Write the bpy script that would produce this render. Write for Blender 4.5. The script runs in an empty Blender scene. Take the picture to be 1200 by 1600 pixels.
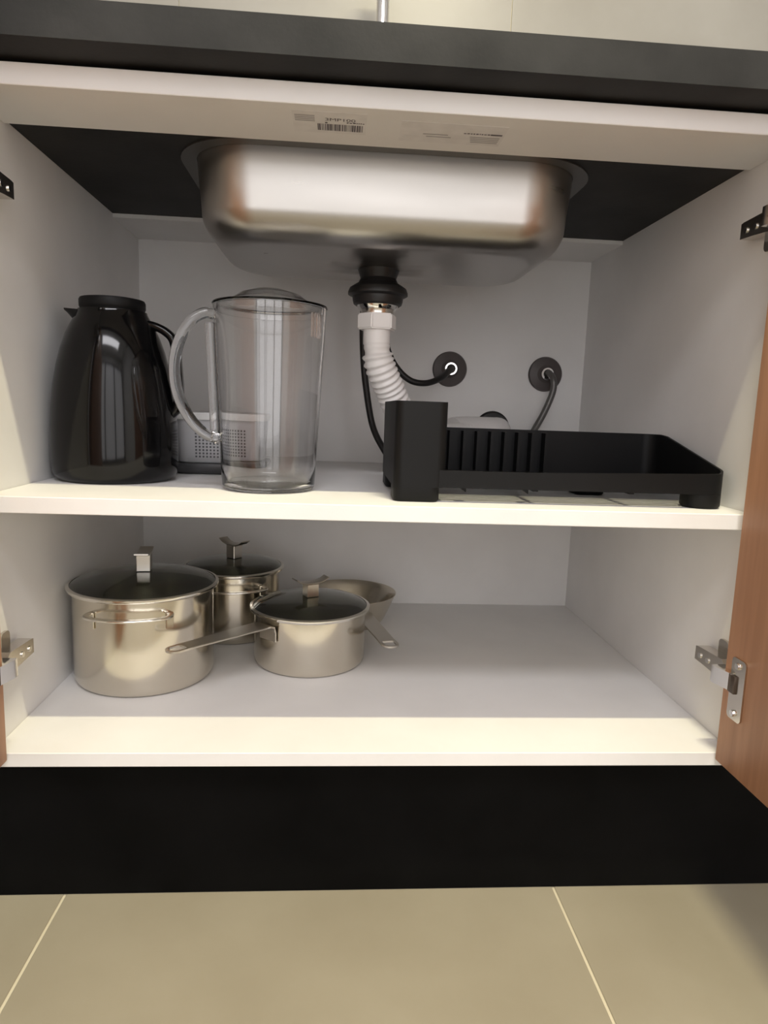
import bpy, bmesh, math, random
from mathutils import Vector, Matrix

random.seed(7)
S = bpy.context.scene
COL = S.collection

# ------------------------------------------------------------------ camera
F_PX, IMG_W, IMG_H = 1062.54, 1200, 1600
CAM = Vector((0.3708, -0.7247, 0.3882))
YAW, PITCH, ROLL = 0.0727, -0.150, 0.0354
fwd = Vector((math.sin(YAW)*math.cos(PITCH), math.cos(YAW)*math.cos(PITCH), math.sin(PITCH)))
rgt = Vector((math.cos(YAW), -math.sin(YAW), 0))
upv = rgt.cross(fwd)
r2 = math.cos(ROLL)*rgt + math.sin(ROLL)*upv
u2 = -math.sin(ROLL)*rgt + math.cos(ROLL)*upv
cam_d = bpy.data.cameras.new('camera')
cam_d.sensor_fit = 'HORIZONTAL'
cam_d.sensor_width = 36.0
cam_d.lens = 36.0*F_PX/IMG_W
cam_d.clip_start = 0.02
cam = bpy.data.objects.new('camera', cam_d)
COL.objects.link(cam)
M = Matrix(((r2.x, u2.x, -fwd.x), (r2.y, u2.y, -fwd.y), (r2.z, u2.z, -fwd.z))).to_4x4()
M.translation = CAM
cam.matrix_world = M
S.camera = cam

# ------------------------------------------------------------------ light and exposure
S.view_settings.view_transform = 'Standard'
S.view_settings.look = 'None'
S.view_settings.gamma = 1.0
S.view_settings.use_curve_mapping = False
S.view_settings.exposure = 0.1
world = bpy.data.worlds.new('world')
S.world = world
world.use_nodes = True
world.node_tree.nodes['Background'].inputs[0].default_value = (0.85, 0.87, 0.9, 1)
world.node_tree.nodes['Background'].inputs[1].default_value = 0.3

FLOOR_Z = -0.2025
CEIL_Z = 2.25
ROOM_X0, ROOM_X1, ROOM_Y0 = -0.95, 1.95, -2.6
WALL_Y = 0.632
LAMP = Vector((0.60, -0.45, 1.75))
FILL_GLOW = 1.5          # glow of an unseen balcony door added as fill behind the camera

def area(name, loc, rot, size, size_y, power, color, shape='RECTANGLE'):
    d = bpy.data.lights.new(name, 'AREA')
    d.shape = shape; d.size = size
    if shape in ('RECTANGLE', 'ELLIPSE'): d.size_y = size_y
    d.energy = power; d.color = color
    o = bpy.data.objects.new(name, d)
    o.location = loc; o.rotation_euler = rot
    COL.objects.link(o)
    return o
# slim linear pendant hung along the counter (gives the crisp shelf and counter shadows)
LAMP_LEN = 0.36
area('ceiling_lamp_light', LAMP, (0, 0, 0), LAMP_LEN-0.02, 0.025, 22, (1.0, 0.91, 0.60))
# unseen ceiling panel added behind the camera to fill the cabinet with light
FILL_PANEL = (0.45, -1.75, 1.5, 0.5)      # centre x, y, size x, y
area('added_ceiling_fill', (FILL_PANEL[0], FILL_PANEL[1], CEIL_Z-0.035), (0, 0, 0), FILL_PANEL[2]-0.04, FILL_PANEL[3]-0.04, 33, (0.97, 0.955, 0.99))
# ------------------------------------------------------------------ materials
def mat(name, color=(0.8, 0.8, 0.8), rough=0.5, metal=0.0, spec=0.5, **kw):
    m = bpy.data.materials.new(name); m.use_nodes = True
    b = m.node_tree.nodes['Principled BSDF']
    b.inputs['Base Color'].default_value = (*color, 1)
    b.inputs['Roughness'].default_value = rough
    b.inputs['Metallic'].default_value = metal
    b.inputs['Specular IOR Level'].default_value = spec
    for k, v in kw.items():
        b.inputs[k.replace('_', ' ')].default_value = v
    return m
def nodes(m):
    nt = m.node_tree
    return nt, nt.nodes, nt.links, nt.nodes['Principled BSDF']
def noise_color(m, c0, c1, scale, detail=4, stretch=(1, 1, 1), lo=0.35, hi=0.65, bump=0.0, bump_scale=None, rough=None):
    nt, N, L, b = nodes(m)
    tc = N.new('ShaderNodeTexCoord'); mp = N.new('ShaderNodeMapping')
    mp.inputs['Scale'].default_value = stretch
    L.new(tc.outputs['Object'], mp.inputs['Vector'])
    n = N.new('ShaderNodeTexNoise'); n.inputs['Scale'].default_value = scale; n.inputs['Detail'].default_value = detail
    L.new(mp.outputs['Vector'], n.inputs['Vector'])
    r = N.new('ShaderNodeValToRGB')
    r.color_ramp.elements[0].position = lo; r.color_ramp.elements[0].color = (*c0, 1)
    r.color_ramp.elements[1].position = hi; r.color_ramp.elements[1].color = (*c1, 1)
    L.new(n.outputs['Fac'], r.inputs['Fac']); L.new(r.outputs['Color'], b.inputs['Base Color'])
    if rough:
        mr = N.new('ShaderNodeMapRange'); mr.inputs['To Min'].default_value = rough[0]; mr.inputs['To Max'].default_value = rough[1]
        L.new(n.outputs['Fac'], mr.inputs['Value']); L.new(mr.outputs['Result'], b.inputs['Roughness'])
    if bump:
        n2 = N.new('ShaderNodeTexNoise'); n2.inputs['Scale'].default_value = bump_scale or scale*4; n2.inputs['Detail'].default_value = 3
        L.new(mp.outputs['Vector'], n2.inputs['Vector'])
        bp = N.new('ShaderNodeBump'); bp.inputs['Strength'].default_value = bump; bp.inputs['Distance'].default_value = 0.001
        L.new(n2.outputs['Fac'], bp.inputs['Height']); L.new(bp.outputs['Normal'], b.inputs['Normal'])
    return m

WHITE = noise_color(mat('white_melamine', rough=0.5, spec=0.35), (0.79, 0.778, 0.768), (0.83, 0.818, 0.808), 9, bump=0.06, bump_scale=420)
STONE = noise_color(mat('black_granite', rough=0.6, spec=0.25), (0.003, 0.003, 0.003), (0.026, 0.0255, 0.025), 9, detail=8, lo=0.3, hi=0.75, bump=0.15, bump_scale=160)
STONE_KICK = noise_color(mat('black_granite_plinth', rough=0.6, spec=0.06), (0.0022, 0.0021, 0.0021), (0.0045, 0.0043, 0.0043), 14, detail=8, lo=0.3, hi=0.75, bump=0.1, bump_scale=160)
WOOD = noise_color(mat('brown_wood_laminate', rough=0.5, spec=0.35), (0.40, 0.205, 0.118), (0.50, 0.268, 0.160), 22, detail=6, stretch=(3, 3, 0.22), bump=0.05, bump_scale=160)
TILE = noise_color(mat('beige_porcelain_tile', rough=0.42, spec=0.45), (0.285, 0.250, 0.182), (0.365, 0.328, 0.250), 3.2, detail=7, lo=0.3, hi=0.7, bump=0.04, bump_scale=120, rough=(0.36, 0.5))
GROUT = mat('pale_grout', (0.62, 0.56, 0.42), 0.85, spec=0.2)
WALLTILE = noise_color(mat('beige_wall_tile', rough=0.4, spec=0.4), (0.28, 0.265, 0.245), (0.33, 0.316, 0.298), 4, detail=6, bump=0.03, bump_scale=90)
PAINT = noise_color(mat('white_wall_paint', rough=0.7, spec=0.2), (0.82, 0.81, 0.80), (0.86, 0.85, 0.84), 6, bump=0.08, bump_scale=240)
def brushed(name, color, rough, stretch, scale=60):
    m = mat(name, color, rough, 1.0)
    nt, N, L, b = nodes(m)
    tc = N.new('ShaderNodeTexCoord'); mp = N.new('ShaderNodeMapping'); mp.inputs['Scale'].default_value = stretch
    n = N.new('ShaderNodeTexNoise'); n.inputs['Scale'].default_value = scale; n.inputs['Detail'].default_value = 3
    L.new(tc.outputs['Object'], mp.inputs['Vector']); L.new(mp.outputs['Vector'], n.inputs['Vector'])
    mr = N.new('ShaderNodeMapRange'); mr.inputs['To Min'].default_value = rough*0.8; mr.inputs['To Max'].default_value = rough*1.25
    L.new(n.outputs['Fac'], mr.inputs['Value']); L.new(mr.outputs['Result'], b.inputs['Roughness'])
    bp = N.new('ShaderNodeBump'); bp.inputs['Strength'].default_value = 0.003; bp.inputs['Distance'].default_value = 0.0005
    L.new(n.outputs['Fac'], bp.inputs['Height']); L.new(bp.outputs['Normal'], b.inputs['Normal'])
    return m
SINK_STEEL = brushed('satin_sink_steel', (0.43, 0.410, 0.385), 0.29, (1, 1, 6), 8)
FLANGE_STEEL = mat('dull_flange_steel', (0.16, 0.155, 0.15), 0.5, 1.0)
POT_STEEL = brushed('brushed_pot_steel', (0.66, 0.615, 0.53), 0.17, (1, 1, 14))
HANDLE_STEEL = mat('handle_steel', (0.58, 0.55, 0.50), 0.28, 1.0)
RIM_STEEL = mat('polished_rim_steel', (0.80, 0.77, 0.71), 0.14, 1.0)
CHROME = mat('chrome', (0.82, 0.81, 0.80), 0.07, 1.0)
NICKEL = mat('nickel_plated_steel', (0.62, 0.58, 0.53), 0.2, 1.0)
DARKMETAL = mat('dark_recess_metal', (0.08, 0.06, 0.05), 0.35, 0.6)
BLACK_GLOSS = mat('glossy_black_plastic', (0.003, 0.003, 0.0033), 0.09, spec=0.32)
BLACK_MATT = mat('matt_black_plastic', (0.005, 0.005, 0.0054), 0.5, spec=0.2)
RUBBER = mat('black_rubber', (0.012, 0.011, 0.011), 0.42, spec=0.4)
HOSE_GREY = mat('dark_grey_braided_hose', (0.13, 0.125, 0.12), 0.35, 0.3)
ESCUT = mat('dark_brown_plastic_cover', (0.085, 0.072, 0.070), 0.45, spec=0.4)
PVC = mat('white_pvc', (0.88, 0.85, 0.84), 0.38, spec=0.45)
WHITEPLASTIC = mat('white_plastic', (0.74, 0.74, 0.74), 0.4, spec=0.4)
GREYPLASTIC = mat('pale_grey_plastic', (0.50, 0.50, 0.52), 0.45, spec=0.4)
HOLE = mat('dark_hole', (0.10, 0.10, 0.11), 0.7)
PAPER = noise_color(mat('sticker_paper', rough=0.55, spec=0.3), (0.74, 0.725, 0.72), (0.80, 0.785, 0.78), 60)
INK = mat('grey_ink', (0.10, 0.085, 0.10), 0.7)
INK_FADED = mat('faded_ink', (0.42, 0.40, 0.41), 0.7)
FRAME_WHITE = mat('white_window_frame', (0.8, 0.8, 0.8), 0.4)

def glass_mat(name, tint, ior=1.49, rough=0.0):
    m = mat(name, tint, rough, 0.0, 0.5)
    b = m.node_tree.nodes['Principled BSDF']
    b.inputs['Transmission Weight'].default_value = 1.0
    b.inputs['IOR'].default_value = ior
    return m
CLEAR = glass_mat('clear_acrylic', (0.998, 0.998, 1.0), 1.42)
LIDGLASS = glass_mat('lid_glass', (0.36, 0.40, 0.38), 1.5)
fill_pane_m = bpy.data.materials.new('added_fill_pane'); fill_pane_m.use_nodes = True  # emissive sheet added to supply ambient fill light
_b = fill_pane_m.node_tree.nodes['Principled BSDF']
_b.inputs['Emission Color'].default_value = (0.96, 0.955, 1.0, 1); _b.inputs['Emission Strength'].default_value = FILL_GLOW

# ------------------------------------------------------------------ mesh helpers
def V(*a): return Vector(a)
def bm_box(bm, x0, x1, y0, y1, z0, z1, bev=0.0, seg=2):
    g = bmesh.ops.create_cube(bm, size=1.0)
    vs = g['verts']
    for v in vs:
        v.co = V(x0+(v.co.x+.5)*(x1-x0), y0+(v.co.y+.5)*(y1-y0), z0+(v.co.z+.5)*(z1-z0))
    if bev:
        es = list({e for v in vs for e in v.link_edges})
        bmesh.ops.bevel(bm, geom=es, offset=bev, segments=seg, affect='EDGES', profile=0.5)
    return bm
def box(x0, x1, y0, y1, z0, z1, bev=0.0, seg=2):
    return bm_box(bmesh.new(), x0, x1, y0, y1, z0, z1, bev, seg)
def rings(bm, loops, closed=True, cap0=False, cap1=False):
    """loops: list of lists of Vectors of equal length, bridged in order"""
    vv = [[bm.verts.new(p) for p in lp] for lp in loops]
    n = len(vv[0])
    for a, b in zip(vv[:-1], vv[1:]):
        for i in range(n if closed else n-1):
            j = (i+1) % n
            bm.faces.new((a[i], a[j], b[j], b[i]))
    if cap0: bm.faces.new(list(reversed(vv[0])))
    if cap1: bm.faces.new(vv[-1])
    return bm
def lathe(prof, c, seg=64, bm=None, axis='z', cap=True):
    """prof: [(r, h)], r==0 at the ends closes the shape with a pole"""
    bm = bm or bmesh.new()
    def P(r, h, a):
        if axis == 'z': return V(c[0]+r*math.cos(a), c[1]+r*math.sin(a), c[2]+h)
        if axis == 'y': return V(c[0]+r*math.cos(a), c[1]+h, c[2]+r*math.sin(a))
        return V(c[0]+h, c[1]+r*math.cos(a), c[2]+r*math.sin(a))
    prev = None
    for r, h in prof:
        if r < 1e-7: cur = [bm.verts.new(P(0, h, 0))]
        else: cur = [bm.verts.new(P(r, h, 2*math.pi*i/seg)) for i in range(seg)]
        if prev is not None:
            if len(prev) == 1 and len(cur) == 1: pass
            elif len(prev) == 1:
                for i in range(seg): bm.faces.new((prev[0], cur[i], cur[(i+1) % seg]))
            elif len(cur) == 1:
                for i in range(seg): bm.faces.new((prev[i], prev[(i+1) % seg], cur[0]))
            else:
                for i in range(seg):
                    j = (i+1) % seg; bm.faces.new((prev[i], prev[j], cur[j], cur[i]))
        prev = cur
    bmesh.ops.recalc_face_normals(bm, faces=bm.faces[:])
    return bm
def spline(pts, n):
    """Catmull-Rom through pts, n samples per segment"""
    p = [Vector(q) for q in pts]
    p = [2*p[0]-p[1]] + p + [2*p[-1]-p[-2]]
    out = []
    for i in range(1, len(p)-2):
        a, b, c, d = p[i-1], p[i], p[i+1], p[i+2]
        for k in range(n):
            t = k/n
            out.append(0.5*((2*b)+(c-a)*t+(2*a-5*b+4*c-d)*t*t+(3*b-a-3*c+d)*t**3))
    out.append(p[-2].copy())
    return out
def resample(path, step):
    out = [path[0].copy()]; acc = 0.0
    for a, b in zip(path[:-1], path[1:]):
        L = (b-a).length; pos = step-acc
        while pos <= L:
            out.append(a+(b-a)*(pos/L)); pos += step
        acc = (acc+L) % step
    return out
def frames(path):
    t = [(path[min(i+1, len(path)-1)]-path[max(i-1, 0)]).normalized() for i in range(len(path))]
    n = V(0, 0, 1) if abs(t[0].z) < 0.9 else V(1, 0, 0)
    n = (n - t[0]*n.dot(t[0])).normalized()
    out = []
    for i in range(len(path)):
        n = (n - t[i]*n.dot(t[i])).normalized()
        out.append((t[i], n, t[i].cross(n)))
    return out
def tube(path, r, seg=14, bm=None, cap=True):
    bm = bm or bmesh.new()
    fr = frames(path)
    loops = []
    for i, p in enumerate(path):
        ri = r(i/(len(path)-1)) if callable(r) else (r[i] if isinstance(r, list) else r)
        t, n, b = fr[i]
        loops.append([p+n*(ri*math.cos(2*math.pi*k/seg))+b*(ri*math.sin(2*math.pi*k/seg)) for k in range(seg)])
    rings(bm, loops, cap0=cap, cap1=cap)
    bmesh.ops.recalc_face_normals(bm, faces=bm.faces[:])
    return bm
def strap(path, side, w, th, bm=None, round_end=False):
    """flat bar: cross-section w wide along the vector 'side', th thick across; w may be a list"""
    bm = bm or bmesh.new()
    loops = []
    for i, p in enumerate(path):
        t = (path[min(i+1, len(path)-1)]-path[max(i-1, 0)]).normalized()
        s = Vector(side) if not isinstance(side, list) else Vector(side[i])
        s = (s - t*s.dot(t)).normalized(); n = t.cross(s)
        ww = w[i] if isinstance(w, list) else w
        h = ww/2; q = th/2; c = min(th*0.3, h*0.5)
        loops.append([p+s*(h-c)+n*q, p+s*h+n*(q-c), p+s*h-n*(q-c), p+s*(h-c)-n*q,
                      p-s*(h-c)-n*q, p-s*h-n*(q-c), p-s*h+n*(q-c), p-s*(h-c)+n*q])
    rings(bm, loops, cap0=True, cap1=True)
    bmesh.ops.recalc_face_normals(bm, faces=bm.faces[:])
    return bm
def prism(poly, axis, a0, a1, bm=None):
    """extrude a 2-D polygon along an axis: 'y' -> poly (x,z); 'x' -> poly (y,z); 'z' -> poly (x,y)"""
    bm = bm or bmesh.new()
    def P(u, w, h):
        return V(u, h, w) if axis == 'y' else (V(h, u, w) if axis == 'x' else V(u, w, h))
    A = [bm.verts.new(P(u, w, a0)) for u, w in poly]; B = [bm.verts.new(P(u, w, a1)) for u, w in poly]
    n = len(poly)
    for i in range(n):
        j = (i+1) % n; bm.faces.new((A[i], A[j], B[j], B[i]))
    bm.faces.new(A); bm.faces.new(B)
    bmesh.ops.recalc_face_normals(bm, faces=bm.faces[:])
    return bm
def rrect(x0, x1, y0, y1, r, n=8):
    pts = []
    for cx, cy, a0 in ((x1-r, y1-r, 0), (x0+r, y1-r, 90), (x0+r, y0+r, 180), (x1-r, y0+r, 270)):
        for k in range(n+1):
            a = math.radians(a0+90*k/n); pts.append((cx+r*math.cos(a), cy+r*math.sin(a)))
    return pts
def mesh_obj(name, bm, m, parent=None, angle=35, smooth=True):
    me = bpy.data.meshes.new(name)
    off = Vector((0, 0, 0)); p = parent
    while p is not None:
        off += p.location; p = p.parent
    if off.length: bmesh.ops.translate(bm, verts=bm.verts[:], vec=-off)
    bm.to_mesh(me); bm.free()
    if smooth:
        me.shade_smooth(); me.set_sharp_from_angle(angle=math.radians(angle))
    me.materials.append(m)
    o = bpy.data.objects.new(name, me); COL.objects.link(o)
    if parent is not None: o.parent = parent
    return o
def tag(o, label, cat, group=None):
    o['label'] = label; o['category'] = cat
    if group: o['group'] = group
    return o
def thing(name, loc, label, cat, group=None):
    o = bpy.data.objects.new(name, None); o.empty_display_size = 0.05
    o.location = loc; COL.objects.link(o)
    return tag(o, label, cat, group)
def struct(name, bm, m, smooth=False):
    o = mesh_obj(name, bm, m, smooth=smooth); o['kind'] = 'structure'
    return o

# ------------------------------------------------------------------ the room
W = 0.85; D = 0.6077; ZT = 0.686; ZS = 0.2841; KICK_Y = 0.0385
floor = struct('floor', box(ROOM_X0, ROOM_X1, ROOM_Y0, WALL_Y, FLOOR_Z-0.03, FLOOR_Z-0.0012), GROUT)
GX = 0.0578
tile_me = None
xs = [GX+0.6*k for k in range(-2, 5)]; ys = [-0.27-0.6*k for k in range(-2, 5)]
g = 0.0016
for i in range(-2, 4):
    for j in range(-1, 5):
        x0, x1 = GX+0.6*i, GX+0.6*(i+1); y0, y1 = -0.27-0.6*j, -0.27-0.6*(j-1)
        x0c, x1c = max(x0+g, ROOM_X0), min(x1-g, ROOM_X1); y0c, y1c = max(y0+g, ROOM_Y0), min(y1-g, WALL_Y)
        if x1c-x0c < .02 or y1c-y0c < .02: continue
        mesh_obj('tile', box(x0c, x1c, y0c, y1c, FLOOR_Z-0.008, FLOOR_Z, 0.0008, 1), TILE, floor, smooth=False)
wall_back = struct('wall_back', box(ROOM_X0, ROOM_X1, WALL_Y, WALL_Y+0.1, FLOOR_Z, CEIL_Z), GROUT)
WX = 0.672
for i in range(-3, 3):
    for z0, z1 in ((0.742, 1.342), (1.342, 1.942), (1.942, CEIL_Z)):
        x0, x1 = max(WX+0.6*i+0.0007, ROOM_X0), min(WX+0.6*(i+1)-0.0007, ROOM_X1)
        if x1-x0 < .02: continue
        mesh_obj('tile', box(x0, x1, WALL_Y-0.0025, WALL_Y-0.0002, z0+0.0007, z1-0.0007), WALLTILE, wall_back, smooth=False)
struct('wall_left', box(ROOM_X0-0.1, ROOM_X0, ROOM_Y0, WALL_Y, FLOOR_Z, CEIL_Z), PAINT)
struct('wall_right', box(ROOM_X1, ROOM_X1+0.1, ROOM_Y0, WALL_Y, FLOOR_Z, CEIL_Z), PAINT)
struct('wall_front', box(ROOM_X0, ROOM_X1, ROOM_Y0-0.1, ROOM_Y0, FLOOR_Z, CEIL_Z), PAINT)
ceiling = struct('ceiling', box(ROOM_X0-0.1, ROOM_X1+0.1, ROOM_Y0-0.1, WALL_Y+0.1, CEIL_Z, CEIL_Z+0.08), PAINT)
bm = box(LAMP.x-LAMP_LEN/2, LAMP.x+LAMP_LEN/2, LAMP.y-0.025, LAMP.y+0.025, LAMP.z+0.002, LAMP.z+0.05, 0.004, 2)
mesh_obj('pendant_housing', bm, FRAME_WHITE, ceiling)
for sx in (-0.14, 0.14):
    mesh_obj('pendant_cable', tube([V(LAMP.x+sx, LAMP.y, LAMP.z+0.048), V(LAMP.x+sx, LAMP.y, CEIL_Z-0.0005)], 0.002, 8), RUBBER, ceiling)
mesh_obj('added_fill_panel', box(FILL_PANEL[0]-FILL_PANEL[2]/2, FILL_PANEL[0]+FILL_PANEL[2]/2, FILL_PANEL[1]-FILL_PANEL[3]/2, FILL_PANEL[1]+FILL_PANEL[3]/2, CEIL_Z-0.030, CEIL_Z-0.0005, 0.004, 2), FRAME_WHITE, ceiling)  # body of the added fill light, out of view
bm = bmesh.new()
wx0, wx1, wz0, wz1 = -0.80, 1.80, -0.10, 1.85
pw = (wx1-wx0)/3
for k in range(4):
    bm_box(bm, wx0+k*pw-0.045, wx0+k*pw+0.045, ROOM_Y0+0.0005, ROOM_Y0+0.05, wz0-0.06, wz1+0.06)
for k in range(3):
    for z in (wz0-0.03, wz1+0.03):
        bm_box(bm, wx0+k*pw+0.0452, wx0+(k+1)*pw-0.0452, ROOM_Y0+0.0005, ROOM_Y0+0.05, z-0.03, z+0.03)
fill_window = struct('fill_window_1', bm, mat('dark_fill_window_frame', (0.12, 0.11, 0.10), 0.4))  # unseen glazing added for fill; its dark bars band the steel reflections
for k in range(3):
    mesh_obj('fill_pane', box(wx0+k*pw+0.046, wx0+(k+1)*pw-0.046, ROOM_Y0+0.012, ROOM_Y0+0.020, wz0+0.001, wz1-0.001), fill_pane_m, fill_window, smooth=False)

# ------------------------------------------------------------------ plinth, countertop
tag(mesh_obj('plinth', box(ROOM_X0, ROOM_X1, KICK_Y, WALL_Y-0.001, FLOOR_Z+0.0002, -0.0167, 0.0006, 1), STONE_KICK),
    'black granite plinth between the beige floor tiles and the white cabinet', 'plinth')
SX0, SX1, SY0, SY1 = 0.190, 0.664, 0.122, 0.425          # sink bowl opening
SR = 0.075
CY0, CZ0, CZ1 = -0.041, 0.706, 0.7395
def plate_with_hole(x0, x1, y0, y1, z0, z1, hole):
    bm = bmesh.new()
    n = len(hole)
    cx = sum(p[0] for p in hole)/n; cy = sum(p[1] for p in hole)/n
    outer = []
    for hx, hy in hole:                                   # project each hole point onto the outer rectangle
        dx, dy = hx-cx, hy-cy
        t = min([((x1-cx) if dx > 0 else (x0-cx))/dx if abs(dx) > 1e-9 else 1e9,
                 ((y1-cy) if dy > 0 else (y0-cy))/dy if abs(dy) > 1e-9 else 1e9])
        outer.append([cx+dx*t, cy+dy*t])
    for qx, qy in ((x0, y0), (x1, y0), (x1, y1), (x0, y1)):  # snap the nearest to each corner
        k = min(range(n), key=lambda i: (outer[i][0]-qx)**2+(outer[i][1]-qy)**2)
        outer[k] = [qx, qy]
    lo = lambda pts, z: [V(p[0], p[1], z) for p in pts]
    rings(bm, [lo(hole, z0), lo(outer, z0), lo(outer, z1), lo(hole, z1), lo(hole, z0)])
    bmesh.ops.remove_doubles(bm, verts=bm.verts[:], dist=1e-6)
    bmesh.ops.recalc_face_normals(bm, faces=bm.faces[:])
    return bm
hole = rrect(SX0-0.002, SX1+0.002, SY0-0.002, SY1+0.002, SR, 12)
ct = thing('countertop', (0.42, 0.3, CZ0), 'dark granite countertop with a square front edge above the cabinet', 'countertop')
mesh_obj('slab', plate_with_hole(ROOM_X0, ROOM_X1, CY0, WALL_Y-0.009, CZ0, CZ1, hole), STONE, ct, smooth=False)
mesh_obj('backing_board', plate_with_hole(0.0005, W-0.0005, 0.1003, 0.4622, ZT, CZ0-0.0004, hole), STONE, ct, smooth=False)

# ------------------------------------------------------------------ cabinet
cab = thing('base_cabinet', (W/2, D/2, -0.0165), 'white open base cabinet with a middle shelf under the sink', 'cabinet')
mesh_obj('side_panel', box(-0.0165, 0, 0, D+0.006, -0.0165, CZ0-0.0005, 0.0005, 1), WHITE, cab, smooth=False)
mesh_obj('side_panel', box(W, W+0.0165, 0, D+0.006, -0.0165, CZ0-0.0005, 0.0005, 1), WHITE, cab, smooth=False)
mesh_obj('bottom_panel', box(0, W, 0, D, -0.0165, 0, 0.0007, 1), WHITE, cab, smooth=False)
mesh_obj('back_panel', box(0, W, D, D+0.006, -0.0165, CZ0-0.0005), WHITE, cab, smooth=False)
mesh_obj('shelf', box(0.0006, W-0.0006, 0.008, D-0.0008, ZS-0.018, ZS, 0.0007, 1), WHITE, cab, smooth=False)
front_rail = mesh_obj('front_rail', box(0, W, 0.0005, 0.0998, 0.682, 0.7022, 0.0007, 1), WHITE, cab, smooth=False)
mesh_obj('back_rail', box(0, W, 0.4630, D-0.0003, 0.680, 0.696, 0.0006, 1), WHITE, cab, smooth=False)

def door(x0, x1):
    return mesh_obj('door', box(x0, x1, -0.44, -0.003, -0.0068, 0.690, 0.0016, 2), WOOD, cab)
XR = 0.825
door_r = door(XR, XR+0.018)
XL = 0.0195
door_l = door(XL-0.018, XL)

def hinge(zc, right):
    """concealed hinge; built for the right door, mirrored for the left one"""
    def X(x): return x if right else (XL-(x-XR))
    def bx(bm, x0, x1, *a, **k):
        a0, a1 = sorted((X(x0), X(x1))); return bm_box(bm, a0, a1, *a, **k)
    def wall(x): return x if right else W-x              # measured from the cabinet side instead of the door
    # arm: a channel lying along the side panel, tapering to the rear
    bm = bmesh.new()
    xo, xi = (0.8465, 0.830)
    poly = [(0.071, zc+0.009), (0.066, zc+0.010), (0.014, zc+0.0125), (0.006, zc+0.006), (0.004, zc-0.010),
            (0.014, zc-0.0115), (0.048, zc-0.009), (0.071, zc-0.008)]
    a0, a1 = sorted((wall(xo), wall(xi)))
    prism(poly, 'x', a0, a1, bm)
    h = mesh_obj('hinge', bm, NICKEL, cab)
    h['label'] = 'nickel concealed hinge'
    # mounting plate with wings on the side panel
    a0, a1 = sorted((wall(0.8498), wall(0.8466)))
    mesh_obj('mounting_plate', prism([(y, z) for y, z in rrect(0.030, 0.050, zc-0.026, zc+0.027, 0.006, 5)], 'x', a0, a1), NICKEL, h)
    # screws on the arm
    for y in (0.060, 0.042):
        bm = lathe([(0, -0.0012), (0.0034, -0.0012), (0.0034, 0.0), (0, 0.0)], (wall(0.8299), y, zc), seg=16, axis='x')
        if not right: bmesh.ops.translate(bm, verts=bm.verts[:], vec=(0.0012, 0, 0))
        mesh_obj('screw', bm, CHROME, h)
    # link plate between arm and cup
    bm = bmesh.new()
    quad = [(0.8135, 0.0055), (0.8300, 0.0055), (0.8300, 0.000), (0.8243, -0.010), (0.8243, -0.021), (0.8190, -0.021), (0.8135, -0.001)]
    prism([(X(a), b) for a, b in quad], 'z', zc-0.0105, zc+0.0095, bm)
    mesh_obj('link', bm, CHROME, h)
    # cup: dark recess and body on the door
    bm = bmesh.new(); bx(bm, XR-0.0050, XR-0.0003, -0.0310, -0.0190, zc-0.0125, zc+0.0085, bev=0.0012)
    mesh_obj('cup', bm, DARKMETAL, h)
    a0, a1 = sorted((X(XR-0.0022), X(XR-0.0001)))
    mesh_obj('flange_plate', prism(rrect(-0.0445, -0.0185, zc-0.042, zc+0.029, 0.005, 5), 'x', a0, a1), NICKEL, h)
    for dz in (-0.034, 0.021):
        bm = lathe([(0, -0.0026), (0.0035, -0.0026), (0.0042, 0), (0, 0)] if right else [(0, 0.0026), (0.0035, 0.0026), (0.0042, 0), (0, 0)],
                   (X(XR-0.0022), -0.0310, zc+dz), seg=16, axis='x')
        mesh_obj('screw', bm, CHROME, h)
for zc in (0.098, 0.604):
    hinge(zc, True); hinge(zc, False)

# stickers under the front rail
def down_text(txt, x, y, size, m, parent):
    cu = bpy.data.curves.new('print', 'FONT'); cu.body = txt; cu.size = size
    o = bpy.data.objects.new('print_tmp', cu); COL.objects.link(o)
    dg = bpy.context.evaluated_depsgraph_get(); dg.update()
    me = bpy.data.meshes.new_from_object(o.evaluated_get(dg))
    bm = bmesh.new(); bm.from_mesh(me)
    bpy.data.objects.remove(o); bpy.data.meshes.remove(me); bpy.data.curves.remove(cu)
    for v in bm.verts: v.co = V(x+v.co.x, y-v.co.y, 0.68165)
    o = mesh_obj('print', bm, m, parent, smooth=False); o['kind'] = 'stuff'
    return o
def flat(bm, x0, x1, y0, y1, z=0.68165):
    bm.faces.new([bm.verts.new(V(*p, z)) for p in ((x0, y0), (x0, y1), (x1, y1), (x1, y0))])
st = mesh_obj('sticker', box(0.3170, 0.3935, 0.0150, 0.0680, 0.68175, 0.68195), PAPER, cab, smooth=False)
st['label'] = 'paper barcode sticker on the underside of the rail'
bm = bmesh.new(); x = 0.3425
while x < 0.3895:
    w = random.choice((0.0005, 0.0008, 0.0012, 0.0016)); flat(bm, x, x+w, 0.0440, 0.0610); x += w+random.choice((0.0004, 0.0006, 0.0010))
mesh_obj('barcode', bm, INK, st, smooth=False)['kind'] = 'stuff'
bm = bmesh.new()
for k in range(4): flat(bm, 0.3195, 0.3400, 0.0245+k*0.0042, 0.0270+k*0.0042)
mesh_obj('print', bm, INK_FADED, st, smooth=False)['kind'] = 'stuff'
down_text('3MP100', 0.3500, 0.0360, 0.0098, INK, st)
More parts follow.
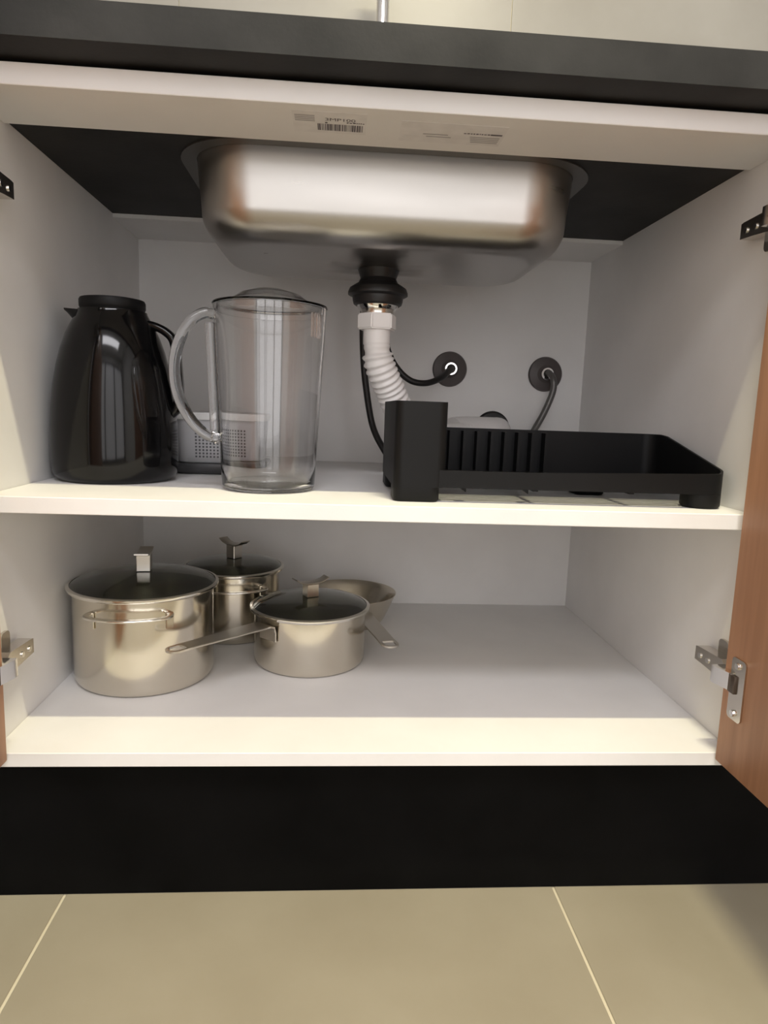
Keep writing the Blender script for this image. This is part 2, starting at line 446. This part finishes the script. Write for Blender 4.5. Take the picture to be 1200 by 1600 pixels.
def dashes(x0, x1, y, h, m, parent):                     # a line of print too small to read
    bm = bmesh.new(); x = x0
    while x < x1:
        w = random.choice((0.0012, 0.0020, 0.0028)); flat(bm, x, min(x+w, x1), y-h*random.uniform(0.7, 1.0), y); x += w+0.0009
    mesh_obj('print', bm, m, parent, smooth=False)['kind'] = 'stuff'
dashes(0.3505, 0.3530, 0.0425, 0.004, INK, st)
dashes(0.3730, 0.3915, 0.0400, 0.0028, INK, st)
st2 = mesh_obj('sticker', box(0.4300, 0.5420, 0.0240, 0.0760, 0.68175, 0.68195), PAPER, cab, smooth=False)
st2['label'] = 'faded paper sticker with a torn dark line of print'
bm = bmesh.new()
for k in range(4): flat(bm, 0.506+k*0.001, 0.5385, 0.0530+k*0.0045, 0.0556+k*0.0045)
for k in range(2): flat(bm, 0.455+k*0.004, 0.482+k*0.004, 0.0520+k*0.006, 0.0546+k*0.006)
mesh_obj('print', bm, INK_FADED, st2, smooth=False)['kind'] = 'stuff'
dashes(0.498, 0.530, 0.0470, 0.0030, INK, st2)
bm = bmesh.new(); flat(bm, 0.527, 0.5395, 0.0440, 0.0474)
mesh_obj('print', bm, INK, st2, smooth=False)

# ------------------------------------------------------------------ sink
ZB = 0.578
DX, DY = 0.4245, 0.285
sink = thing('kitchen_sink', (DX, DY, ZB), 'rounded stainless steel sink bowl hanging under the countertop', 'sink')
def ring_at(ins, z, n=12):
    r = max(SR-ins*0.55, 0.012)
    return [V(px, py, z) for px, py in rrect(SX0+ins, SX1-ins, SY0+ins, SY1-ins, r, n)]
loops = [ring_at(0, ZT+0.018), ring_at(0.0, ZT), ring_at(0.0015, 0.662), ring_at(0.0035, 0.642)]
RB = 0.040
for k in range(1, 11):
    a = math.radians(9*k)
    loops.append(ring_at(0.0045+RB*(1-math.cos(a)), 0.6255-RB*math.sin(a)*1.0))
zl = loops[-1][0].z
nn = len(loops[0])
def toward(loop, t, z):
    out = []
    for p in loop:
        d = V(p.x-DX, p.y-DY, 0); c = V(DX, DY, z)
        q = c+d*t; rr = 0.0235
        if t <= 0: q = c+d.normalized()*rr
        out.append(V(q.x, q.y, z))
    return out
base_loop = loops[-1]
loops += [toward(base_loop, 0.72, zl-0.0004), toward(base_loop, 0.45, zl-0.0012), toward(base_loop, 0, zl-0.002)]
bm = bmesh.new(); rings(bm, loops)
bmesh.ops.recalc_face_normals(bm, faces=bm.faces[:])
bowl = mesh_obj('bowl', bm, SINK_STEEL, sink, angle=60)
sm = bowl.modifiers.new('solidify', 'SOLIDIFY'); sm.thickness = 0.0008; sm.offset = 0
bm = bmesh.new()
fl_in = rrect(SX0-0.0008, SX1+0.0008, SY0-0.0008, SY1+0.0008, SR, 12); fl_out = rrect(SX0-0.020, SX1+0.020, SY0-0.018, SY1+0.020, SR+0.018, 12)
lo = lambda pts, z: [V(p[0], p[1], z) for p in pts]
rings(bm, [lo(fl_in, ZT-0.0020), lo(fl_out, ZT-0.0020), lo(fl_out, ZT-0.0002), lo(fl_in, ZT-0.0002), lo(fl_in, ZT-0.0020)])
bmesh.ops.remove_doubles(bm, verts=bm.verts[:], dist=1e-6); bmesh.ops.recalc_face_normals(bm, faces=bm.faces[:])
mesh_obj('flange', bm, FLANGE_STEEL, sink)
# drain body below the bowl
zd = zl-0.002
dr = mesh_obj('drain_body', lathe([(0.0, 0.001), (0.030, 0.001), (0.0275, -0.006), (0.0255, -0.012), (0.0285, -0.018), (0.036, -0.0225), (0.0405, -0.0255),
              (0.0428, -0.031), (0.0428, -0.0345), (0.0400, -0.0360), (0.0365, -0.0372), (0.0358, -0.0435), (0.0345, -0.0475), (0.0315, -0.0495), (0.0, -0.0495)],
              (DX, DY, zd)), RUBBER, sink, angle=25)
mesh_obj('chrome_ring', lathe([(0.0, -0.0496), (0.0295, -0.0496), (0.0285, -0.0525), (0.0270, -0.0550), (0.0, -0.0550)], (DX, DY, zd)), CHROME, dr)
mesh_obj('threaded_tail', lathe([(0.0, -0.0551), (0.0245, -0.0551), (0.0235, -0.058), (0.0235, -0.0608), (0.0, -0.0608)], (DX, DY, zd)), NICKEL, dr)

# ------------------------------------------------------------------ drain hose
NZ = zd-0.0610
hose = thing('drain_hose', (0.60, 0.50, ZS), 'white corrugated drain hose curving down from the sink behind the black rack', 'drain hose')
hexa = [(DX+0.0290*math.cos(math.radians(60*k+12)), DY+0.0290*math.sin(math.radians(60*k+12))) for k in range(6)]
bm = prism(hexa, 'z', NZ-0.0220, NZ)
bmesh.ops.bevel(bm, geom=bm.edges[:], offset=0.0018, segments=2, affect='EDGES')
mesh_obj('coupling_nut', bm, PVC, hose)
path = spline([(DX, DY, NZ-0.0215), (DX+0.0006, DY, NZ-0.042), (0.4285, 0.287, 0.459), (0.4360, 0.293, 0.440), (0.4465, 0.303, 0.420), (0.4640, 0.321, 0.388), (0.490, 0.360, 0.357), (0.535, 0.430, 0.345), (0.580, 0.500, 0.345), (0.615, 0.545, 0.350)], 24)
path = resample(path, 0.0016)
rad = []
for i in range(len(path)):
    s = i*0.0016
    if s < 0.020: r = 0.0195
    elif s < 0.034: r = 0.0185+0.0006*math.cos(s*2*math.pi/0.012)
    else: r = 0.0215+0.0017*math.cos(s*2*math.pi/0.0092)
    rad.append(r)
mesh_obj('corrugated_pipe', tube(path, rad, 24), PVC, hose, angle=80)
p2 = spline([(0.585, 0.532, 0.352), (0.610, 0.546, 0.354), (0.640, 0.556, 0.354), (0.664, 0.562, 0.354), (0.678, 0.575, 0.354), (0.680, 0.600, 0.354)], 8)
mesh_obj('connector', tube(p2, 0.0262, 24), PVC, hose, angle=60)
mesh_obj('wall_seal', lathe([(0.0, 0.0), (0.034, 0.0), (0.0345, -0.003), (0.031, -0.006), (0.0, -0.006)], (0.6745, D-0.0004, 0.3575), axis='y'), RUBBER, hose)

# ------------------------------------------------------------------ wall valve covers and supply hoses
def cover(x, z, label, seal):
    t = thing('wall_outlet_cover', (x, D, z), label, 'pipe cover', 'pipe covers on the cabinet back')
    mesh_obj('disc', lathe([(0.0, -0.0004), (0.0330, -0.0004), (0.0335, -0.003), (0.0315, -0.007), (0.017, -0.010), (0.0150, -0.0085), (0.0, -0.0085)], (x, D, z), axis='y'), ESCUT, t, angle=40)
    mesh_obj('pipe_stub', lathe([(0.0085, -0.009), (0.0125, -0.009), (0.0125, -0.019), (0.0115, -0.021), (0.0085, -0.021), (0.0085, -0.009)], (x, D, z), seg=32, axis='y'), CHROME, t)
cover(0.5850, 0.4690, 'round dark cover with a chrome stub holding the black hose', RUBBER)
cover(0.7735, 0.4665, 'round dark cover on the right holding the grey hose', HOSE_GREY)
def supply(name, pts, r, m, label, fitting=True):
    t = thing(name, pts[0], label, 'hose')
    mesh_obj('hose', tube(spline(pts, 14), r, 14), m, t, angle=80)
    if not fitting: return
    p = Vector(pts[-1]); mesh_obj('end_fitting', lathe([(0, 0.0), (r*1.35, 0.0), (r*1.45, -0.012), (r*1.35, -0.026), (0, -0.026)], p+V(0, 0, 0.002), seg=6), CHROME, t)
supply('supply_hose', [(0.585, 0.598, 0.469), (0.5845, 0.578, 0.4675), (0.574, 0.555, 0.460), (0.556, 0.530, 0.4470), (0.528, 0.510, 0.4370), (0.500, 0.503, 0.4400), (0.476, 0.503, 0.4590), (0.458, 0.507, 0.4900), (0.447, 0.512, 0.540), (0.443, 0.520, 0.600), (0.442, 0.525, 0.674)], 0.0056, RUBBER,
       'thin black hose looping left from the wall behind the white drain')
supply('supply_hose', [(0.7735, 0.598, 0.4665), (0.7742, 0.582, 0.4675), (0.7785, 0.568, 0.4560), (0.7790, 0.566, 0.4330), (0.7660, 0.566, 0.3950), (0.7500, 0.564, 0.3640), (0.722, 0.550, 0.3220), (0.675, 0.520, 0.3020), (0.580, 0.500, 0.2960), (0.500, 0.498, 0.2960)], 0.0062, HOSE_GREY,
       'dark grey hose hanging from the right wall outlet behind the rack', False)
supply('supply_hose', [(0.492, 0.470, 0.2915), (0.4710, 0.490, 0.2990), (0.4545, 0.500, 0.3180), (0.4335, 0.500, 0.3600), (0.4195, 0.500, 0.4300), (0.4135, 0.502, 0.4850), (0.4115, 0.504, 0.535), (0.4140, 0.512, 0.600), (0.416, 0.520, 0.674)], 0.0058, RUBBER,
       'black hose dropping straight down beside the drain to the shelf')

# ------------------------------------------------------------------ faucet above the counter
fa = thing('kitchen_faucet', (0.4305, 0.535, CZ1), 'slim chrome faucet rising above the countertop before the beige tiles', 'faucet')
mesh_obj('base', lathe([(0, 0), (0.026, 0), (0.026, 0.006), (0.019, 0.012), (0.018, 0.055), (0.0115, 0.060), (0, 0.060)], (0.4305, 0.535, CZ1)), CHROME, fa)
pts = [(0.4305, 0.535, CZ1+0.055), (0.4305, 0.535, 0.90), (0.4305, 0.535, 1.04)]
pts += [(0.4305, 0.535-0.085+0.085*math.cos(a), 1.10+0.085*math.sin(a)) for a in [math.radians(18*k) for k in range(0, 11)]] + [(0.4305, 0.365, 1.065)]
mesh_obj('spout', tube(spline(pts, 6), 0.0105, 20), CHROME, fa, angle=80)
lv = mesh_obj('lever', tube([V(0.4485, 0.535, CZ1+0.035), V(0.47, 0.535, CZ1+0.042), V(0.505, 0.535, CZ1+0.060)], 0.006, 14), CHROME, fa)

# ------------------------------------------------------------------ thermos
TX, TY, TZ = 0.0800, 0.199, ZS+0.0002
th = thing('thermos_jug', (TX, TY, TZ), 'glossy black thermos jug with a short spout and flat lid', 'thermos')
prof = [(0, 0.0), (0.066, 0.0), (0.0715, 0.002), (0.0772, 0.009), (0.0787, 0.022), (0.0790, 0.045), (0.0785, 0.070), (0.0768, 0.095), (0.0738, 0.120),
        (0.0692, 0.145), (0.0638, 0.166), (0.0575, 0.184), (0.0512, 0.197), (0.0462, 0.206), (0.0425, 0.213), (0.0420, 0.2155), (0, 0.2155)]
mesh_obj('body', lathe(prof, (TX, TY, TZ), 72), BLACK_GLOSS, th, angle=40)
# pouring spout to the left: lofted from the neck to a lip
bm = bmesh.new(); loops = []
for t in [i/8 for i in range(9)]:
    cx = TX-0.030-0.0275*t; wz = 0.018*(1-t)**1.2+0.0006; wy = 0.022*(1-t)+0.004
    zt = TZ+0.2135+0.0030*t
    zb = zt-wz*1.9-0.0015
    lp = []
    for k in range(13):
        a = math.pi*k/12
        lp.append(V(cx, TY-0.006*t+wy*math.cos(a), zt-(zt-zb)*math.sin(a)**0.8))
    loops.append(lp)
rings(bm, loops, closed=True, cap0=True, cap1=True); bmesh.ops.recalc_face_normals(bm, faces=bm.faces[:])
mesh_obj('spout', bm, BLACK_GLOSS, th, angle=50)
ld = mesh_obj('lid', lathe([(0, 0.2157), (0.0385, 0.2157), (0.0390, 0.2175), (0.0395, 0.2185), (0.0402, 0.2200), (0.0402, 0.2275), (0.0388, 0.2300), (0.034, 0.2308), (0, 0.2305)], (TX, TY, TZ), 64), BLACK_MATT, th, angle=35)
hp = spline([(TX+0.038, TY-0.001, TZ+0.200), (TX+0.052, TY-0.002, TZ+0.199), (TX+0.068, TY-0.003, TZ+0.192), (TX+0.0785, TY-0.004, TZ+0.179), (TX+0.0815, TY-0.004, TZ+0.150), (TX+0.0835, TY-0.004, TZ+0.118), (TX+0.0810, TY-0.003, TZ+0.097), (TX+0.0700, TY, TZ+0.083)], 8)
n = len(hp)
mesh_obj('handle', strap(hp, (0, 1, 0), [0.020]*n, 0.0105), BLACK_GLOSS, th, angle=50)

# ------------------------------------------------------------------ clear jug
JX, JY, JZ = 0.2868, 0.133, ZS+0.0003
jg = thing('water_jug', (JX, JY, JZ), 'clear plastic water jug with a domed lid and curved handle', 'jug')
outer = [(0.0, 0.0), (0.052, 0.0), (0.0555, 0.002), (0.0572, 0.006), (0.0585, 0.030), (0.0610, 0.080), (0.0635, 0.130), (0.0660, 0.180), (0.0675, 0.212), (0.0680, 0.2200)]
inner = [(0.0662, 0.2200), (0.0655, 0.206), (0.0637, 0.175), (0.0612, 0.128), (0.0587, 0.080), (0.0562, 0.032), (0.0545, 0.012), (0.0500, 0.0065), (0.0, 0.0060)]
mesh_obj('body', lathe(outer+inner, (JX, JY, JZ), 96), CLEAR, jg, angle=40)
# lid: flat rim, raised dome
mesh_obj('lid', lathe([(0.0, 0.2420), (0.020, 0.2405), (0.036, 0.2355), (0.0470, 0.2280), (0.0545, 0.2240), (0.0685, 0.2228), (0.0692, 0.2212), (0.0685, 0.2204), (0.0640, 0.2204), (0.0640, 0.2130), (0.0622, 0.2130),
              (0.0622, 0.2200), (0.0545, 0.2218), (0.0465, 0.2256), (0.0352, 0.2334), (0.0195, 0.2385), (0.0, 0.2400)], (JX, JY, JZ), 96), CLEAR, jg, angle=40)
def jr(z):
    for (r0, z0), (r1, z1) in zip(outer[3:-1], outer[4:]):
        if z0 <= z <= z1: return r0+(r1-r0)*(z-z0)/(z1-z0)
    return 0.06
hd = V(-0.94, -0.34, 0).normalized()
def hpnt(r, z): return V(JX, JY, JZ)+hd*r+V(0, 0, z)
hp = spline([hpnt(jr(0.204)+0.0005, 0.207), hpnt(0.078, 0.2075), hpnt(0.094, 0.197), hpnt(0.1075, 0.172), hpnt(0.1125, 0.142), hpnt(0.1085, 0.112), hpnt(0.096, 0.086), hpnt(0.079, 0.068), hpnt(jr(0.062)+0.0005, 0.0605)], 8)
mesh_obj('handle', strap(hp, hd.cross(V(0, 0, 1)), 0.015, 0.0125), CLEAR, jg, angle=50)
vp = [hpnt(jr(z)+0.0056, z) for z in [0.0600+0.0152*k for k in range(10)]]
mesh_obj('handle_rib', strap(vp, hd.cross(V(0, 0, 1)), 0.0130, 0.0105), CLEAR, jg, angle=50)
# pouring grid in the lid skirt, on the right
for k in range(4):
    a = math.radians(-32+7*k); c = V(JX+0.0608*math.cos(a), JY+0.0608*math.sin(a), JZ)
    mesh_obj('pouring_slat', tube([c+V(0, 0, 0.185), c+V(0, 0, 0.213)], 0.0011, 8), CLEAR, jg)

# ------------------------------------------------------------------ perforated basket behind the jugs
bk = thing('strainer_basket', (0.20, 0.335, ZS), 'white perforated plastic basket standing behind the clear jug', 'basket')
def rr_loop(x0, x1, y0, y1, r, z, n=6): return [V(px, py, z) for px, py in rrect(x0, x1, y0, y1, r, n)]
bx0, bx1, by0, by1 = 0.1290, 0.2640, 0.2840, 0.3900
bm = bmesh.new(); lps = []
for ins, z in ((0.0085, 0.0165), (0.0065, 0.018), (0.0035, 0.050), (0.0015, 0.078), (0.0015, 0.0800), (0.0035, 0.0800), (0.0055, 0.050), (0.0085, 0.022)):
    lps.append(rr_loop(bx0+ins, bx1-ins, by0+ins, by1-ins, 0.020, ZS+z))
rings(bm, lps, cap0=True, cap1=True); bmesh.ops.recalc_face_normals(bm, faces=bm.faces[:])
mesh_obj('body', bm, GREYPLASTIC, bk, angle=50)
bm = bmesh.new(); lps = []
for ins, z in ((0.0012, 0.0795), (-0.0018, 0.0798), (-0.0022, 0.0835), (-0.0015, 0.0895), (0.0010, 0.0905), (0.0040, 0.0895), (0.0042, 0.0798), (0.0012, 0.0795)):
    lps.append(rr_loop(bx0+ins, bx1-ins, by0+ins, by1-ins, 0.022, ZS+z))
rings(bm, lps); bmesh.ops.recalc_face_normals(bm, faces=bm.faces[:])
mesh_obj('rim', bm, WHITEPLASTIC, bk, angle=50)
bm = bmesh.new()
for i in range(14):
    for j in range(9):
        x = 0.1660+i*0.0052; z = ZS+0.026+j*0.0048
        ins = 0.0065-0.003*(z-ZS-0.018)/0.032
        yy = by0+ins-0.0004
        bm_box(bm, x-0.0013, x+0.0013, yy-0.0002, yy+0.0006, z-0.0013, z+0.0013)
o = mesh_obj('perforations', bm, HOLE, bk, smooth=False); o['kind'] = 'stuff'
bm = bmesh.new(); lps = []
for ins, z in ((0.004, 0.0003), (-0.001, 0.004), (-0.003, 0.012), (-0.002, 0.0160), (0.004, 0.0162)):
    lps.append(rr_loop(bx0+ins, bx1-ins, by0+ins, by1-ins, 0.022, ZS+z))
rings(bm, lps, cap0=True, cap1=True); bmesh.ops.recalc_face_normals(bm, faces=bm.faces[:])
mesh_obj('base_tray', bm, mat('dark_grey_plastic', (0.055, 0.055, 0.058), 0.4), bk, angle=50)

# ------------------------------------------------------------------ dish rack
RX0, RX1, RY0, RY1 = 0.4365, 0.8340, 0.0445, 0.2450
rk = thing('dish_rack', (0.635, 0.145, ZS), 'black plastic dish rack with a tall cutlery box at its left end', 'dish rack')
zf, zbk, zbot = 0.3215, 0.3660, 0.3015
XB = 0.4965
def rim_z(y): # front wall is low, the sides climb to the high back wall
    t = min(max((y-(RY0+0.002))/(RY1-0.035-RY0), 0), 1)
    return zf+0.005+(zbk-zf-0.005)*t
bm = bmesh.new()
out = rrect(RX0+0.002, RX1, RY0, RY1, 0.020, 8)
inn = rrect(RX0+0.005, RX1-0.003, RY0+0.003, RY1-0.003, 0.017, 8)
def ztop(p):
    y = p[1]
    if y < RY0+0.004: return zf+0.005*min(max((p[0]-0.60)/(RX1-0.60), 0), 1)
    return rim_z(y)
# densify the straight runs so the sloping rims are even
def dens(pts, step=0.02):
    o = []
    for a, b in zip(pts, pts[1:]+pts[:1]):
        k = max(1, int(math.dist(a, b)/step))
        o += [(a[0]+(b[0]-a[0])*i/k, a[1]+(b[1]-a[1])*i/k) for i in range(k)]
    return o
def pair(o_, i_, step=0.02):
    A, B = [], []
    for (a, b, c, d) in zip(o_, o_[1:]+o_[:1], i_, i_[1:]+i_[:1]):
        k = max(1, int(math.dist(a, b)/step))
        for i in range(k):
            A.append((a[0]+(b[0]-a[0])*i/k, a[1]+(b[1]-a[1])*i/k)); B.append((c[0]+(d[0]-c[0])*i/k, c[1]+(d[1]-c[1])*i/k))
    return A, B
A, B = pair(out, inn)
L0 = [V(p[0], p[1], zbot) for p in A]; L1 = [V(p[0], p[1], ztop(p)) for p in A]
L2 = [V(q[0], q[1], ztop(p)) for p, q in zip(A, B)]; L3 = [V(q[0], q[1], zbot) for q in B]
rings(bm, [L0, L1, L2, L3, L0])
bmesh.ops.remove_doubles(bm, verts=bm.verts[:], dist=1e-6)
bmesh.ops.recalc_face_normals(bm, faces=bm.faces[:])
mesh_obj('tray', bm, BLACK_MATT, rk, angle=40)
# floor of parallel slats with drainage slots between them
for k in range(14):
    y = RY0+0.0032+k*0.0140
    ins = 0.0 if 1 <= k <= 12 else 0.012
    mesh_obj('floor_slat', box(XB+0.0005, RX1-0.0034-ins, y, y+0.0085, zbot+0.0005, zbot+0.0040), BLACK_MATT, rk, smooth=False)
for x in (0.60, 0.715):
    mesh_obj('cross_bar', box(x, x+0.006, RY0+0.0032, RY1-0.0032, zbot-0.0020, zbot+0.0003), BLACK_MATT, rk, smooth=False)
# ribs (plate slots) on the inside of the back wall
for k in range(9):
    x = XB+0.012+k*0.0195
    mesh_obj('rib', box(x, x+0.004, RY1-0.022, RY1-0.0032, zbot+0.006, zbk-0.004), BLACK_MATT, rk, smooth=False)
# tall cutlery box, full depth, open at the top
bm = bmesh.new()
oo = rrect(RX0, XB, RY0-0.0006, RY1-0.003, 0.011, 6); ii = rrect(RX0+0.0025, XB-0.0025, RY0+0.002, RY1-0.0055, 0.0085, 6)
z1 = 0.3985
rings(bm, [lo(oo, zbot-0.0005), lo(oo, z1), lo(ii, z1), lo(ii, zbot+0.004)], cap0=True, cap1=True); bmesh.ops.recalc_face_normals(bm, faces=bm.faces[:])
mesh_obj('cutlery_box', bm, BLACK_MATT, rk, angle=40)
# feet
def foot(x0, x1, y0, y1, r):
    bm = bmesh.new(); a = rrect(x0, x1, y0, y1, r, 6)
    b_ = rrect(x0+0.002, x1-0.002, y0+0.002, y1-0.002, r-0.002, 6)
    rings(bm, [lo(b_, ZS+0.0003), lo(a, ZS+0.003), lo(a, zbot-0.0003)], cap0=True, cap1=True); bmesh.ops.recalc_face_normals(bm, faces=bm.faces[:])
    mesh_obj('foot', bm, BLACK_MATT, rk, angle=40)
foot(RX0, XB-0.006, RY0-0.0006, RY0+0.045, 0.011)
foot(RX1-0.044, RX1, RY0, RY0+0.044, 0.020)
foot(RX0+0.0005, RX0+0.044, RY1-0.060, RY1-0.004, 0.011)
foot(RX1-0.036, RX1-0.0005, RY1-0.040, RY1-0.001, 0.015)
foot(0.690, 0.730, RY1-0.090, RY1-0.050, 0.008)
# drainage fins under the tray
for x in (0.5120, 0.5860):
    mesh_obj('fin', prism([(x, zbot+0.001), (x+0.011, zbot+0.001), (x+0.011, zbot-0.0062)], 'y', RY0+0.012, RY0+0.020), BLACK_MATT, rk, smooth=False)

# ------------------------------------------------------------------ pots
def lid(parent, c, r, zrim, dome, kz, yaw, up):
    """glass lid with a steel rim, a square post and a bent flat grip"""
    x, y = c
    g = mesh_obj('lid', lathe([(r-0.004, zrim+0.0030), (r*0.85, zrim+0.0030+dome*0.42), (r*0.6, zrim+0.0030+dome*0.75), (r*0.3, zrim+0.003+dome*0.94), (0, zrim+0.003+dome),
                 (0, zrim+dome), (r*0.3, zrim+dome*0.94), (r*0.6, zrim+dome*0.75), (r*0.85, zrim+dome*0.42), (r-0.004, zrim), (r-0.004, zrim+0.0030)], (x, y, 0), 72), LIDGLASS, parent, angle=40)
    mesh_obj('lid_rim', lathe([(r-0.006, zrim-0.0012), (r-0.001, zrim-0.0016), (r, zrim+0.0005), (r, zrim+0.0028), (r-0.0012, zrim+0.0036), (r-0.0045, zrim+0.0042), (r-0.0045, zrim+0.0034), (r-0.006, zrim-0.0012)], (x, y, 0), 72), RIM_STEEL, g, angle=50)
    zk = zrim+dome+0.003
    Mz = Matrix.Translation((x, y, 0)) @ Matrix.Rotation(yaw, 4, 'Z')
    bm = box(-0.0095, 0.0095, -0.0095, 0.0095, zk, zk+kz, 0.0008, 1); bm.transform(Mz)
    kn = mesh_obj('knob_post', bm, HANDLE_STEEL, g)
    pts = [V(-0.027, 0, zk+kz+up), V(-0.020, 0, zk+kz+up*0.45), V(-0.011, 0, zk+kz+0.0012), V(0, 0, zk+kz+0.0010), V(0.011, 0, zk+kz+0.0012), V(0.020, 0, zk+kz+up*0.45), V(0.027, 0, zk+kz+up)]
    bm = strap(pts, (0, 1, 0), 0.019, 0.0018); bm.transform(Mz)
    mesh_obj('knob_grip', bm, HANDLE_STEEL, g, angle=50)
def pot_body(parent, c, r, h, base=0.004):
    x, y = c
    mesh_obj('body', lathe([(0, 0.0004), (r-0.010, 0.0004), (r-0.0045, 0.0015), (r-0.0010, 0.006), (r, 0.012), (r, h-0.002), (r+0.002, h-0.0004), (r+0.002, h), (r-0.0016, h-0.0002),
             (r-0.0016, 0.012), (r-0.005, 0.0055), (r-0.012, 0.0045), (0, 0.0045)], (x, y, 0), 96), POT_STEEL, parent, angle=45)
def side_handle(parent, c, r, z, ang, half, reach, drop):
    """flat steel loop standing out from the pot, its ends folded down on the wall"""
    x, y = c
    pts = []
    for s, ro in ((-1, 0.0022), (-0.98, 0.35*reach), (-0.84, 0.85*reach), (-0.5, reach), (0, reach*1.06), (0.5, reach), (0.84, 0.85*reach), (0.98, 0.35*reach), (1, 0.0022)):
        a = ang+s*half; pts.append(V(x+(r+ro)*math.cos(a), y+(r+ro)*math.sin(a), z))
    bm = strap(spline(pts, 6), (0, 0, 1), 0.0030, 0.0085)
    h = mesh_obj('handle', bm, RIM_STEEL, parent, angle=50)
    for s in (-1, 1):
        a = ang+s*half; t = V(-math.sin(a), math.cos(a), 0)
        q = V(x+(r+0.0012)*math.cos(a), y+(r+0.0012)*math.sin(a), 0)
        mesh_obj('handle_tab', strap([q+V(0, 0, z+0.0012), q+V(0, 0, z-drop*0.5), q+V(0, 0, z-drop)], t, 0.010, 0.0018), POT_STEEL, h)
def long_handle(parent, start, end, z0, z1, w0, w1, drop):
    s = V(*start, 0); e = V(*end, 0); d = (e-s).normalized(); side = V(-d.y, d.x, 0); L = (e-s).length
    def P(t, z): return V(s.x+d.x*t*L, s.y+d.y*t*L, z)
    hl = 0.030/L                                   # slot length at the end
    prof = [P(0.004, z0-drop), P(0.006, z0-drop*0.45), P(0.022, z0-0.0022), P(0.07, z0)] + [P(0.07+(1-hl-0.07)*k/6, z0+(z1-z0)*k/6) for k in range(1, 7)]
    n = len(prof); ws = [w0]*4+[w0+(w1-w0)*k/6 for k in range(1, 7)]
    bm = strap(prof, side, ws, 0.0026)
    # slotted end: a rounded loop around a hanging hole
    zc = z1; c0 = P(1-hl, zc); L2 = hl*L; hw = w1/2
    def loopq(off, zz):
        pts = []
        pts.append((0, -(hw-off)));
        for k in range(9):
            a = -math.pi/2+math.pi*k/8; pts.append((L2-hw+(hw-off)*math.cos(a), (hw-off)*math.sin(a)))
        pts.append((0, (hw-off)))
        return [c0+d*p[0]+side*p[1]+V(0, 0, zz) for p in pts]
    def inner_q(off, zz):
        pts = [(0.005, -(hw-off))]
        for k in range(9):
            a = -math.pi/2+math.pi*k/8; pts.append((L2-hw+(hw-off)*math.cos(a), (hw-off)*math.sin(a)))
        pts.append((0.005, hw-off))
        return [c0+d*p[0]+side*p[1]+V(0, 0, zz) for p in pts]
    rings(bm, [loopq(0, -0.0013), loopq(0, 0.0013), inner_q(0.0042, 0.0013), inner_q(0.0042, -0.0013), loopq(0, -0.0013)])
    bmesh.ops.recalc_face_normals(bm, faces=bm.faces[:])
    return mesh_obj('handle', bm, HANDLE_STEEL, parent, angle=40)

# large stock pot
c = (0.1040, 0.2340)
sp = thing('stock_pot', (*c, 0), 'largest steel pot with a glass lid, against the left side', 'pot')
pot_body(sp, c, 0.0950, 0.131)
lid(sp, c, 0.1025, 0.1325, 0.016, 0.024, math.radians(97), 0.004)
side_handle(sp, c, 0.0950, 0.1135, math.radians(-87), math.radians(31), 0.021, 0.020)
side_handle(sp, c, 0.0950, 0.1135, math.radians(93), math.radians(31), 0.021, 0.020)
# rear pot
c = (0.2020, 0.4200)
rp = thing('casserole_pot', (*c, 0), 'medium steel pot with a glass lid behind the largest pot', 'pot')
pot_body(rp, c, 0.0760, 0.1130)
lid(rp, c, 0.0840, 0.1145, 0.013, 0.022, math.radians(-38), 0.009)
side_handle(rp, c, 0.0760, 0.0955, math.radians(-82), math.radians(36), 0.024, 0.016)
side_handle(rp, c, 0.0760, 0.0955, math.radians(98), math.radians(36), 0.024, 0.016)
# saucepan
c = (0.3365, 0.2940)
sc = thing('saucepan', (*c, 0), 'small steel saucepan with glass lid and long handle in front', 'saucepan')
pot_body(sc, c, 0.0850, 0.0835)
lid(sc, c, 0.0915, 0.0850, 0.013, 0.020, math.radians(28), 0.008)
dv = V(0.165-c[0], 0.104-c[1], 0).normalized()
hs = long_handle(sc, (c[0]+dv.x*0.0855, c[1]+dv.y*0.0855), (0.1655, 0.1045), 0.0765, 0.0790, 0.034, 0.024, 0.024)
# frying pan
c = (0.3990, 0.4770)
fp = thing('frying_pan', (*c, 0), 'open steel frying pan without lid, behind the small saucepan', 'pan')
mesh_obj('body', lathe([(0, 0.0004), (0.052, 0.0004), (0.058, 0.0025), (0.066, 0.014), (0.0745, 0.032), (0.0815, 0.050), (0.0850, 0.0570), (0.0862, 0.0582), (0.0858, 0.0592), (0.0838, 0.0580),
         (0.0795, 0.0500), (0.0725, 0.032), (0.064, 0.0155), (0.056, 0.0045), (0, 0.0045)], (*c, 0), 96), POT_STEEL, fp, angle=45)
dv = V(0.4600-c[0], 0.226-c[1], 0).normalized()
long_handle(fp, (c[0]+dv.x*0.079, c[1]+dv.y*0.079), (0.4600, 0.226), 0.0455, 0.0440, 0.030, 0.026, 0.010)
